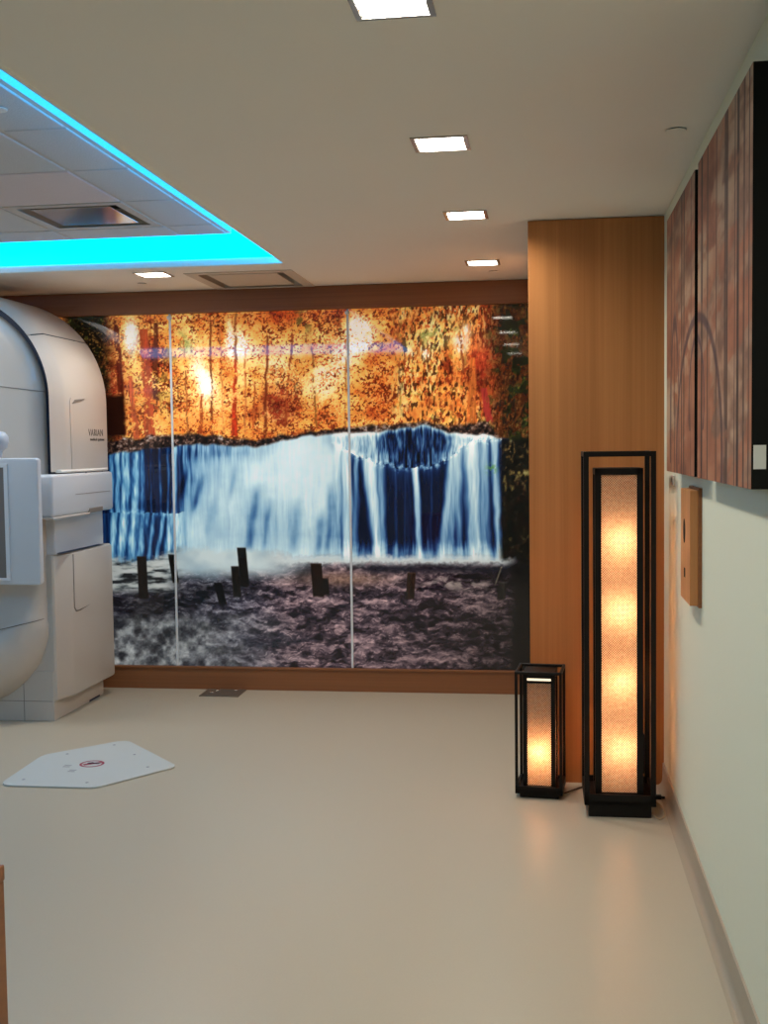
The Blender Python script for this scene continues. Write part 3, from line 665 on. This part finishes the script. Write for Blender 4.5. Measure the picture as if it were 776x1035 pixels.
# core so that gaps look dark
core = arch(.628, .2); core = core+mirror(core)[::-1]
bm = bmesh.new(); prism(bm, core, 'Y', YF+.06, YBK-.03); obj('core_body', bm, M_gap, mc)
top = lambda r: (lambda q: q+mirror(q)[::-1])(arch(r, 9., a0=AS+.35))
shell('top_cover', ringset(top), mc, M_shell)
for sgn in (1, -1):
    f = (lambda r: arch(r, 1.475, a1=AS-.35)) if sgn == 1 else (lambda r: mirror(arch(r, 1.475, a1=AS-.35)))
    sc_ = shell('side_cover', ringset(f), mc, M_shell)
    sx = lambda x: x if sgn == 1 else 2*MX-x
    # raised grip panel with hooked notch
    XS = ACX+.670
    bm = bmesh.new()
    poly = [(6.635, 1.49), (6.628, 1.895), (6.645, 1.918), (6.86, 1.918), (6.70, 1.905), (6.662, 1.88), (6.668, 1.49)]
    a_, b_ = sorted((sx(XS-.004), sx(XS+.0035)))
    prism(bm, poly, 'X', a_, b_); obj('grip_edge', bm, M_shell, sc_)
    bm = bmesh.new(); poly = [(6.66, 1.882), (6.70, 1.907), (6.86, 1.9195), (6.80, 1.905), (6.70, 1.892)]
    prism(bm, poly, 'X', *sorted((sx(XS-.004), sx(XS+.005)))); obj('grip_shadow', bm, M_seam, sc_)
    # lower lip of the upper cover
    bm = bmesh.new(); lip_ = [(XS-.03, 1.468), (XS+.006, 1.468), (XS+.010, 1.476), (XS+.004, 1.486), (XS-.03, 1.486)]
    prism(bm, [(sx(x), z) for x, z in lip_], 'Y', 6.47, 7.195, bev=.003); obj('cover_lip', bm, M_white, sc_)
    # arm band with recess under it
    def sb(x0, x1): return sorted((sx(x0), sx(x1)))
    bm = bmesh.new(); box(bm, *sb(-3.2, -2.795), 6.27, 7.21, 1.215, 1.462, bev=.02, seg=3); ab = obj('arm_band', bm, M_shellb, mc, smooth=35)
    bm = bmesh.new(); box(bm, *sb(-3.2, -2.789), 6.262, 6.80, 1.205, 1.219, bev=.004); obj('arm_lip', bm, M_shell, ab)
    bm = bmesh.new(); box(bm, *sb(-2.81, -2.7925), 6.80, 7.02, 1.216, 1.245, bev=.004); obj('arm_notch', bm, M_seam, ab)
    bm = bmesh.new(); box(bm, *sb(-2.798, -2.7935), 6.60, 7.15, 1.335, 1.338); obj('arm_crease', bm, M_seam, ab)
    bm = bmesh.new(); box(bm, *sb(-3.2, -2.862), 6.44, 7.19, .985, 1.22, bev=.01); obj('recess_panel', bm, M_shellb, mc)
    # lower door with bevelled front corner
    pts = [(-3.2, 6.43), (-2.885, 6.43), (-2.872, 6.437), (-2.838, 6.583), (-2.83, 6.61), (-2.826, 7.23), (-2.836, 7.24), (-3.2, 7.24)]
    bm = bmesh.new(); prism(bm, [(sx(x), y) for x, y in pts], 'Z', .115, .992, bev=.022, seg=3)
    ld = obj('lower_cover', bm, M_shell, mc, smooth=25)
    bm = bmesh.new(); box(bm, *sb(-2.94, -2.832), 6.46, 7.10, .9935, .997); obj('cover_slit', bm, M_gap, ld)
    bm = bmesh.new()
    poly = [(6.622, .975), (6.622, .655), (6.64, .635), (6.67, .630), (6.86, .640), (6.70, .622), (6.64, .624), (6.613, .65), (6.613, .975)]
    prism(bm, poly, 'X', *sb(-2.834, -2.8275)); obj('grip_edge', bm, M_seam, ld)
    for yy in (6.78,):
        bm = bmesh.new(); lathe(bm, [(.006, 0), (.006, .004)], (sx(-2.80), yy, 1.463), 'Z', 10); obj('arm_screw', bm, M_gap, ab)
# plinth
bm = bmesh.new(); box(bm, 2*MX+2.89, -2.89, 6.424, 7.19, .0, .30, bev=.004); pl_ = obj('plinth', bm, M_shell, mc)
obj('plinth_crease', BX(2*MX+2.90, -2.90, 6.4225, 6.4245, .118, .121), M_seam, pl_)
obj('plinth_crease', BX(-3.078, -3.075, 6.4225, 6.4245, .0, .26), M_seam, pl_)
obj('plinth_foot_slot', BX(-2.892, -2.8885, 6.95, 7.12, .0, .012), M_gap, pl_)
# front cover: rings between bore and outline, bowl-shaped at the bottom
BOREZ, BORER = 1.27, .50
def outline(n=200):
    r = .590; p = []
    p += [(ACX+r, z) for z in np.linspace(.6, ACZ, 40)[:-1]]
    p += [(ACX+r*math.cos(a), ACZ+r*math.sin(a)) for a in np.linspace(0, math.pi/2, 30)]
    p += [(x, ACZ+r) for x in np.linspace(ACX, MX, 12)[1:]]
    q = [(-3.4+.497*math.cos(a), .6+.505*math.sin(a)) for a in np.linspace(0, -math.pi/2, 30)][1:]
    q += [(x, .095) for x in np.linspace(-3.4, MX, 12)[1:]]
    right = q[::-1]+p
    left = mirror(right)[::-1][1:-1]
    return right+left
OUT = outline()
def front_y(d, z):
    k = float(np.clip((.85-z)/.6, 0, 1)); k = k*k*(3-2*k)
    b = .085*(1-k)+.30*k; w_ = .085*(1-k)+.42*k
    t = min(d/w_, 1.)
    return YF+.05-b*math.sqrt(max(0, 1-(1-t)**2))
bm = bmesh.new(); rings = []
ts = [0, .004, .012, .025, .045, .07, .1, .14, .19, .25, .33, .42, .52, .64, .78, .9]
for t in ts:
    ring = []
    for x, z in OUT:
        a = math.atan2(z-BOREZ, x-MX); bx_, bz_ = MX+BORER*math.cos(a), BOREZ+BORER*math.sin(a)
        X_, Z_ = x+(bx_-x)*t, z+(bz_-z)*t
        d = min(math.hypot(x-X_, z-Z_), 1.)
        ring.append(bm.verts.new((X_, front_y(d, Z_), Z_)))
    rings.append(ring)
for rr, dy in ((1.10, 0), (1.04, .008), (1.0, .03), (.97, .10), (.95, .5), (.95, .72)):
    rings.append([bm.verts.new((MX+BORER*rr*math.cos(a), YF+.05-.085+dy, BOREZ+BORER*rr*math.sin(a))) for a in [math.atan2(z-BOREZ, x-MX) for x, z in OUT]])
n = len(OUT)
for a, b in zip(rings, rings[1:]):
    for k in range(n): bm.faces.new((a[k], a[(k+1) % n], b[(k+1) % n], b[k]))
back = [bm.verts.new((v_.co.x, YF+.30, v_.co.z)) for v_ in rings[0]]
for k in range(n): bm.faces.new((rings[0][k], back[k], back[(k+1) % n], rings[0][(k+1) % n]))
bmesh.ops.recalc_face_normals(bm, faces=bm.faces)
fc = obj('front_cover', bm, M_shell, mc, smooth=40)
bm = bmesh.new(); lathe(bm, [(BORER*.94, 0), (BORER*.94, .02)], (MX, YF+.64, BOREZ), 'Y', 48); obj('bore_back', bm, M_shellb, mc)
_an = sorted((math.atan2(z-BOREZ, x-MX), math.hypot(x-MX, z-BOREZ)) for x, z in OUT)
def surf_y(x, z):
    a = math.atan2(z-BOREZ, x-MX); r_ = float(np.interp(a, [q[0] for q in _an], [q[1] for q in _an]))
    return front_y(max(0., r_-math.hypot(x-MX, z-BOREZ)), z)
def seam_strip(pts, w_=.0022):
    bm = bmesh.new(); A = []
    for x, z in pts:
        y = surf_y(x, z)-.0030
        A.append((bm.verts.new((x, y, z-w_)), bm.verts.new((x, y, z+w_)), bm.verts.new((x, y+.006, z+w_)), bm.verts.new((x, y+.006, z-w_))))
    for a, b in zip(A, A[1:]):
        for k in range(4): bm.faces.new((a[k], b[k], b[(k+1) % 4], a[(k+1) % 4]))
    bmesh.ops.recalc_face_normals(bm, faces=bm.faces)
    obj('cover_seam', bm, M_seam, fc)
seam_strip([(-2.906-.0-.015*i, 1.945+.002*i) for i in range(0, 42)])
seam_strip([(-2.912-.02*i, .618-.0042*i-.00001*i*i) for i in range(0, 30)])
# display on the arm
DX0, DX1, DZ0, DZ1, DY = -3.52, -2.816, .847, 1.561, 6.13
def rrect(x0, x1, z0, z1, r, n=6):
    p = []
    for cx_, cz_, a0 in ((x1-r, z0+r, -90), (x1-r, z1-r, 0), (x0+r, z1-r, 90), (x0+r, z0+r, 180)):
        for k in range(n+1):
            a = math.radians(a0+90*k/n); p.append((cx_+r*math.cos(a), cz_+r*math.sin(a)))
    return p
bm = bmesh.new(); prism(bm, rrect(DX0, DX1, DZ0, DZ1, .022), 'Y', DY, DY+.05, bev=.008, seg=3)
dp = obj('display', bm, M_shellb, mc, smooth=35)
bm = bmesh.new()
for a in ((DX0+.16, DX1-.175, DY-.006, DY+.004, DZ1-.052, DZ1-.032), (DX0+.16, DX1-.175, DY-.006, DY+.004, DZ0+.022, DZ0+.040), (DX1-.20, DX1-.175, DY-.006, DY+.004, DZ0+.04, DZ1-.052), (DX0+.16, DX0+.185, DY-.006, DY+.004, DZ0+.04, DZ1-.052)):
    box(bm, *a, bev=.002)
obj('screen_bezel', bm, M_shellb, dp)
obj('screen', BX(DX0+.185, DX1-.20, DY-.003, DY+.004, DZ0+.04, DZ1-.052), M_screen, dp)
bm = bmesh.new(); lathe(bm, [(.03, -.07), (.036, -.03), (.060, -.012), (.072, .02), (.070, .05), (.052, .074), (.02, .083)], (-3.072, DY+.03, 1.632), 'Z', 24)
obj('signal_pod', bm, M_shellb, dp, smooth=40)
bm = bmesh.new(); box(bm, -3.22, -2.90, DY+.07, 6.46, 1.24, 1.44, bev=.015); obj('display_mount', bm, M_shellb, mc)

# lettering on the upper side cover
def text_mesh(body, size, loc, rot, material, name, parent, stretch=1., spacing=1.):
    cu = bpy.data.curves.new(name, 'FONT'); cu.body = body; cu.size = size; cu.extrude = .0008; cu.align_x = 'LEFT'; cu.space_character = spacing
    to = bpy.data.objects.new('tmp', cu); COL.objects.link(to)
    dg = bpy.context.evaluated_depsgraph_get(); me = bpy.data.meshes.new_from_object(to.evaluated_get(dg))
    bpy.data.objects.remove(to, do_unlink=True)
    me.transform(Matrix.Diagonal((stretch, 1, 1, 1))); me.transform(rot); me.transform(Matrix.Translation(Vector(loc)-origin(parent)))
    me.materials.clear(); me.materials.append(material); me.name = name
    o = bpy.data.objects.new(name, me); COL.objects.link(o); o.parent = parent
    return o
ROTX = Matrix(((0, 0, 1, 0), (1, 0, 0, 0), (0, 1, 0, 0), (0, 0, 0, 1)))   # text x -> +Y, y -> +Z, faces +X
rs = [c_ for c_ in mc.children if c_.name.startswith('side_cover')][0]
text_mesh('VARIAN', .062, (ACX+.671, 6.905, 1.690), ROTX, M_letter, 'lettering', rs, 1.0, 1.12)
text_mesh('medical systems', .026, (ACX+.671, 6.93, 1.660), ROTX, M_letterd, 'lettering', rs, 1.25, 1.1)

# ------------------------------------------------------------------ floor plate
def rpoly(pts, r, n=5):
    out = []
    for i in range(len(pts)):
        p0, p1, p2 = [Vector((*pts[(i+k) % len(pts)], 0)) for k in (-1, 0, 1)]
        a, b = (p0-p1).normalized(), (p2-p1).normalized(); rr = r[i] if isinstance(r, (list, tuple)) else r
        A, B = p1+a*rr, p1+b*rr
        for k in range(n+1):
            t = k/n; q = (1-t)**2*A+2*t*(1-t)*p1+t*t*B; out.append((q.x, q.y))
    return out
fp = thing('floor_plate', 'white pentagonal metal floor plate with a red no-stepping sign', 'floor plate', (-2.2, 5.55, 0))
PL = [(-2.605, 5.135), (-2.12, 5.14), (-1.845, 5.535), (-2.295, 6.02), (-2.625, 5.67)]
bm = bmesh.new(); prism(bm, rpoly(PL, [.075, .05, .05, .07, .05]), 'Z', .0005, .009, bev=.003); obj('plate', bm, M_plate, fp)
for x, y in ((-2.52, 5.23), (-2.19, 5.21), (-1.99, 5.50), (-2.14, 5.72), (-2.32, 5.90), (-2.50, 5.70)):
    bm = bmesh.new(); lathe(bm, [(.008, 0), (.007, .0015)], (x, y, .009), seg=12); obj('screw', bm, M_greyprint, fp)
ix, iy, iz = -2.295, 5.53, .0092
bm = bmesh.new()
def ring(bm, r0_, r1_, c_, z0, z1, n=36):
    A = [[bm.verts.new((c_[0]+r*math.cos(2*math.pi*k/n), c_[1]+r*math.sin(2*math.pi*k/n), z)) for k in range(n)] for r, z in ((r0_, z0), (r0_, z1), (r1_, z1), (r1_, z0))]
    for i in range(4):
        for k in range(n): bm.faces.new((A[i][k], A[i][(k+1) % n], A[(i+1) % 4][(k+1) % n], A[(i+1) % 4][k]))
    bmesh.ops.recalc_face_normals(bm, faces=bm.faces)
ring(bm, .050, .062, (ix, iy), iz-.0004, iz+.0006); obj('sign_ring', bm, M_red, fp)
bm = bmesh.new(); u = Vector((.71, -.71)); v2 = Vector((.71, .71))
def orient(poly): return [(ix+p[0]*u.x+p[1]*v2.x, iy+p[0]*u.y+p[1]*v2.y) for p in poly]
prism(bm, [(ix-.045, iy-.012), (ix-.028, iy-.032), (ix+.045, iy+.022), (ix+.030, iy+.036)][::1], 'Z', iz-.0004, iz+.0008); obj('sign_bar', bm, M_red, fp)
bm = bmesh.new(); prism(bm, [(ix-.030, iy+.012), (ix-.012, iy-.008), (ix+.034, iy+.004), (ix+.040, iy+.018), (ix+.006, iy+.020), (ix-.008, iy+.026)], 'Z', iz-.0004, iz+.0012); obj('sign_foot', bm, M_signdark, fp)
for x, y in ((-2.405, 5.48), (-2.345, 5.40)):
    bm = bmesh.new()
    for k in range(2): box(bm, x-.018, x+.018, y-.020+k*.024, y-.008+k*.024, iz-.0004, iz+.0003)
    obj('small_print', bm, M_greyprint, fp)

# steel floor outlet
fo = thing('floor_outlet', 'flat grey metal outlet plate in the floor at the foot of the mural', 'floor outlet', (-2.1, 7.27, 0))
obj('plate', BX(-2.237, -1.974, 7.165, 7.375, .0005, .006, bev=.002), M_steel, fo)
for x, y in ((-2.16, 7.34), (-2.04, 7.35), (-2.18, 7.28)):
    bm = bmesh.new(); lathe(bm, [(.018, 0), (.016, .003)], (x, y, .006), seg=14); obj('plug_cap', bm, M_plaque, fo)

# ------------------------------------------------------------------ lantern lamps
def lantern(name, label, loc, rotz, Wd, Ht, plh, tray, iw, iz0, iz1, bulbs, bulbmat, post=.022, topgap=0.):
    t = thing(name, label, 'floor lamp', loc, rotz)
    h = Wd/2
    pw = h-.018
    obj('base', BX(-pw, pw, -pw, pw, 0, plh, bev=.003), M_black, t, local=True)
    bm = bmesh.new()
    box(bm, -h, h, -h, h, plh, plh+.022, bev=.002)
    for a in ((-h, h, -h, -h+.012), (-h, h, h-.012, h), (-h, -h+.012, -h, h), (h-.012, h, -h, h)): box(bm, *a, plh, plh+tray)
    obj('tray', bm, M_black, t, local=True)
    for sx_ in (-1, 1):
        for sy_ in (-1, 1):
            xa, ya = (h-post if sx_ > 0 else -h), (h-post if sy_ > 0 else -h)
            obj('frame_post', BX(xa, xa+post, ya, ya+post, plh+.01, Ht, bev=.0015, seg=1), M_black, t, local=True)
    for sy_ in (-1, 1):
        ya = h-post if sy_ > 0 else -h
        obj('top_rail', BX(-h, h, ya+.0005, ya+post-.0005, Ht-post, Ht-.0005, bev=.0015, seg=1), M_black, t, local=True)
        obj('top_rail', BX(ya+.0005, ya+post-.0005, -h+post, h-post, Ht-post, Ht-.001, bev=.0015, seg=1), M_black, t, local=True)
    # inner lantern
    i = iw/2; s = .026 if iw > .17 else .019
    for sx_ in (-1, 1):
        for sy_ in (-1, 1):
            xa, ya = (i-s if sx_ > 0 else -i), (i-s if sy_ > 0 else -i)
            obj('lantern_post', BX(xa, xa+s, ya, ya+s, plh+.02, iz1), M_black, t, local=True)
    obj('lantern_cap', BX(-i, i, -i, i, iz1-.028, iz1, bev=.002), M_black, t, local=True)
    obj('lantern_foot', BX(-i, i, -i, i, plh+.02, iz0, bev=.002), M_black, t, local=True)
    zt = iz1-.028-topgap
    if topgap:
        for a in ((-i+s, i-s, -i+.003, -i+.012), (-i+s, i-s, i-.012, i-.003)):
            obj('lantern_rail', BX(*a, zt, zt+.010), M_black, t, local=True)
    q = i-.008
    for a in ((-i+s-.003, i-s+.003, -q, -q+.002), (-i+s-.003, i-s+.003, q-.002, q), (-q, -q+.002, -i+s-.003, i-s+.003), (q-.002, q, -i+s-.003, i-s+.003)):
        obj('woven_shade', BX(*a, iz0-.002, zt+.003), M_shade, t, local=True)
    if topgap:
        obj('light_slot', BX(-i+s, i-s, -i+.010, -i+.013, zt+.009, zt+topgap), mat('slot_glow', rgb(255, 236, 205), .6, .2, emit=((1, .82, .6, 1), 1.1)), t, local=True)  # emissive strip stands in for the bulb-lit interior seen through the gap
    obj('added_reflector', BX(-i+s, i-s, -i+.014, i-.014, iz1-.031, iz1-.0285), M_white, t, local=True)  # unseen white plate added under the cap to even the shade's glow
    bx_, by_ = .012*(iw > .17), -.26*i
    bm = bmesh.new(); box(bm, bx_-.006, bx_+.006, by_+.034, by_+.046, iz0-.01, iz1-.03); obj('bulb_rod', bm, M_socket, t, local=True)
    for z in bulbs:
        bm = bmesh.new(); lathe(bm, [(.004, -.036), (.018, -.028), (.027, -.010), (.028, .006), (.022, .022), (.013, .034), (.012, .040)], (bx_, by_, z), 'Z', 14)
        b = obj('bulb', bm, bulbmat, t, smooth=True, local=True)
        bm = bmesh.new(); lathe(bm, [(.014, .038), (.014, .066)], (bx_, by_, z), 'Z', 12); obj('socket', bm, M_socket, b, local=True)
    return t
tl = lantern('floor_lamp', 'tall black-framed lantern floor lamp with woven glowing shade in front of the wooden column',
             (.302, 5.095, 0), math.radians(.5), .30, 1.567, .055, .048, .202, .098, 1.495, (.285, .575, .88, 1.185), M_bulb)
sl = lantern('floor_lamp', 'short black-framed lantern floor lamp standing beside the tall lantern',
             (-.034, 5.29, 0), math.radians(-5.0), .212, .580, .022, .034, .146, .052, .572, (.205,), M_bulbs, post=.013, topgap=.022)
# cords, plug and transformer
bm = bmesh.new(); tube(bm, smooth_path([(.075, 5.26, .010), (.10, 5.285, .012), (.125, 5.33, .008), (.16, 5.375, .006), (.22, 5.40, .006)]), .004); obj('power_cord', bm, M_cord, tl)
tl.children[-1].matrix_parent_inverse = Matrix.Identity(4)
bm = bmesh.new(); tube(bm, smooth_path([(.452, 5.20, .012), (.485, 5.15, .006), (.50, 5.06, .005), (.488, 4.98, .005), (.462, 4.945, .005), (.44, 5.0, .012)]), .0038); obj('power_cord', bm, M_cordb, tl)
bm = bmesh.new(); box(bm, .455, .505, 5.225, 5.25, .002, .020, bev=.004); box(bm, .50, .520, 5.230, 5.244, .004, .014, bev=.003); obj('plug', bm, M_black, tl)
bm = bmesh.new(); box(bm, .402, .428, 5.215, 5.245, .12, .30, bev=.004); obj('dimmer_box', bm, M_black, tl)

# ------------------------------------------------------------------ wall panels (two prints of weathered painted boards)
def paint_boards(P):
    Y, Z = P[..., 1], P[..., 2]
    n1 = fbm(Y*6.5, Z*16, 0, 5); n2 = fbm(Y*2.2, Z*3.6, 2, 4); n3 = fbm(Y*16, Z*3, 3, 3)
    v = .5+.55*(n1-.5)+.55*(n2-.5)+.18*(n3-.5)
    c = ramp(v, [(.1, (94, 56, 40)), (.4, (146, 90, 62)), (.6, (168, 110, 78)), (.85, (190, 146, 112))])
    pale = ss(.54, .60, fbm(Y*2.4+2, Z*6+Y*1.5, 5, 5))
    c = mixc(c, ramp(n1, [(.3, (120, 92, 72)), (.7, (180, 152, 124))]), .7*pale)
    band = np.exp(-((Z-(2.05+.42*(3.9-Y)))/.12)**2)*ss(.42, .6, n1+.3*(n2-.5))
    c = mixc(c, (182, 154, 124), .85*band)
    edges = np.array([2.88, 2.95, 3.04, 3.09, 3.22, 3.25, 3.42, 3.60, 3.73, 4.00, 4.20, 4.27, 4.50, 4.62])
    for k, e in enumerate(edges):
        w_ = .008+.012*((k*7) % 3)/2
        d = np.abs(Y-e-.004*(vn(Z*3, Z*0+k, 4)-.5))
        c = mixc(c, (44, 26, 22), (.85-.25*(k % 2))*(1-ss(w_*.5, w_*1.3, d))*ss(.25, .5, n1+.15))
        c = mixc(c, (168, 130, 104), .4*np.exp(-((Y-e+.016)/.006)**2))
    for cy_, cz_, ry, rz in ((3.86, 1.56, .56, .44), (3.86, 1.74, .19, .20), (4.50, 1.62, .15, .44)):
        q = np.sqrt(((Y-cy_)/ry)**2+((Z-cz_)/rz)**2)
        c = mixc(c, (70, 48, 52), .7*(1-ss(.012/ry*.5+.01, .012/ry+.03, np.abs(q-1)))*(Z > cz_-.1))
        c = mixc(c, (176, 136, 108), .35*(1-ss(.02, .05, np.abs(q-1.07)))*(Z > cz_))
    return np.clip(c, 0, 1)
M_boards = print_mat('weathered_board_print', .6, 0, .3)
XP = .480
for y0, y1, lab in ((3.905, 4.785, 'brick-red weathered board print on a deep panel nearest the wooden column'),
                    (2.835, 3.825, 'brick-red weathered board print on a deep panel with a white label on its edge')):
    t = thing('wall_panel', lab, 'wall art', (XP+.025, (y0+y1)/2, 1.487), group='paired wall art panels')
    obj('panel_body', BX(XP, XP+.050, y0, y1, 1.487, 2.482, bev=.001, seg=1), M_blackmatt, t)
    bm = bmesh.new(); box(bm, XP+.050, XR-.0002, y0+.2, y1-.2, 2.2, 2.24); obj('wall_batten', bm, M_blackmatt, t)
    nx_ = int((y1-y0)/.006)
    print_grid('print', (XP-.0008, y1, 1.487), (0, y0-y1, 0), (0, 0, .995), nx_, 160, paint_boards, M_boards, t)
    if y0 < 3: obj('edge_label', BX(XP+.004, XP+.033, y0-.0012, y0, 1.535, 1.592), M_white, t)

# wooden box under the panels
wb = thing('wall_box', 'shallow oak box with an oval and a small hole mounted under the wall panels', 'wall box', (.514, 4.285, 1.027))
bm = bmesh.new(); box(bm, .4945, XR-.012, 4.145, 4.425, 1.027, 1.432, bev=.002); obj('box_body', bm, M_oakbox, wb)
obj('back_plate', BX(XR-.012, XR-.0002, 4.141, 4.429, 1.020, 1.440), M_oakh, wb)
bm = bmesh.new(); prism(bm, [(4.31+.028*math.cos(a), 1.28+.044*math.sin(a)) for a in np.linspace(0, 2*math.pi, 24)[:-1]], 'X', .4935, .4950); obj('oval_hole', bm, M_dark, wb)
obj('square_hole', BX(.4935, .4950, 4.28, 4.315, 1.112, 1.146, bev=.0005, seg=1), M_dark, wb)
wh = thing('wall_sensor', 'small pale sensor plate on the white wall beside the oak box', 'wall sensor', (XR-.006, 5.05, 1.418))
obj('plate', BX(XR-.008, XR-.0002, 5.02, 5.09, 1.418, 1.462, bev=.002), M_ventpaint, wh)
obj('sensor_lens', BX(XR-.0095, XR-.008, 5.04, 5.07, 1.432, 1.448), M_greyprint, wh)

# ------------------------------------------------------------------ wooden cabinet end at the entrance
cb = thing('cabinet', 'wooden cabinet whose oak side edge stands at the entrance', 'cabinet', (-1.28, 1.8, 0))
obj('body', BX(-1.52, -1.008, 1.62, 2.0, .06, .80, bev=.003), M_oakh, cb)
obj('toe_kick', BX(-1.50, -1.04, 1.64, 1.97, 0, .06), M_dark, cb)
obj('top', BX(-1.53, -1.006, 1.61, 2.0, .80, .83, bev=.003), M_oakh, cb)
for z0, z1 in ((.075, .42), (.43, .79)):
    d = obj('drawer', BX(-1.51, -1.032, 1.60, 1.62, z0, z1, bev=.002), M_oak, cb)
    obj('handle', BX(-1.36, -1.18, 1.585, 1.60, z1-.07, z1-.058, bev=.002), M_steel, d)
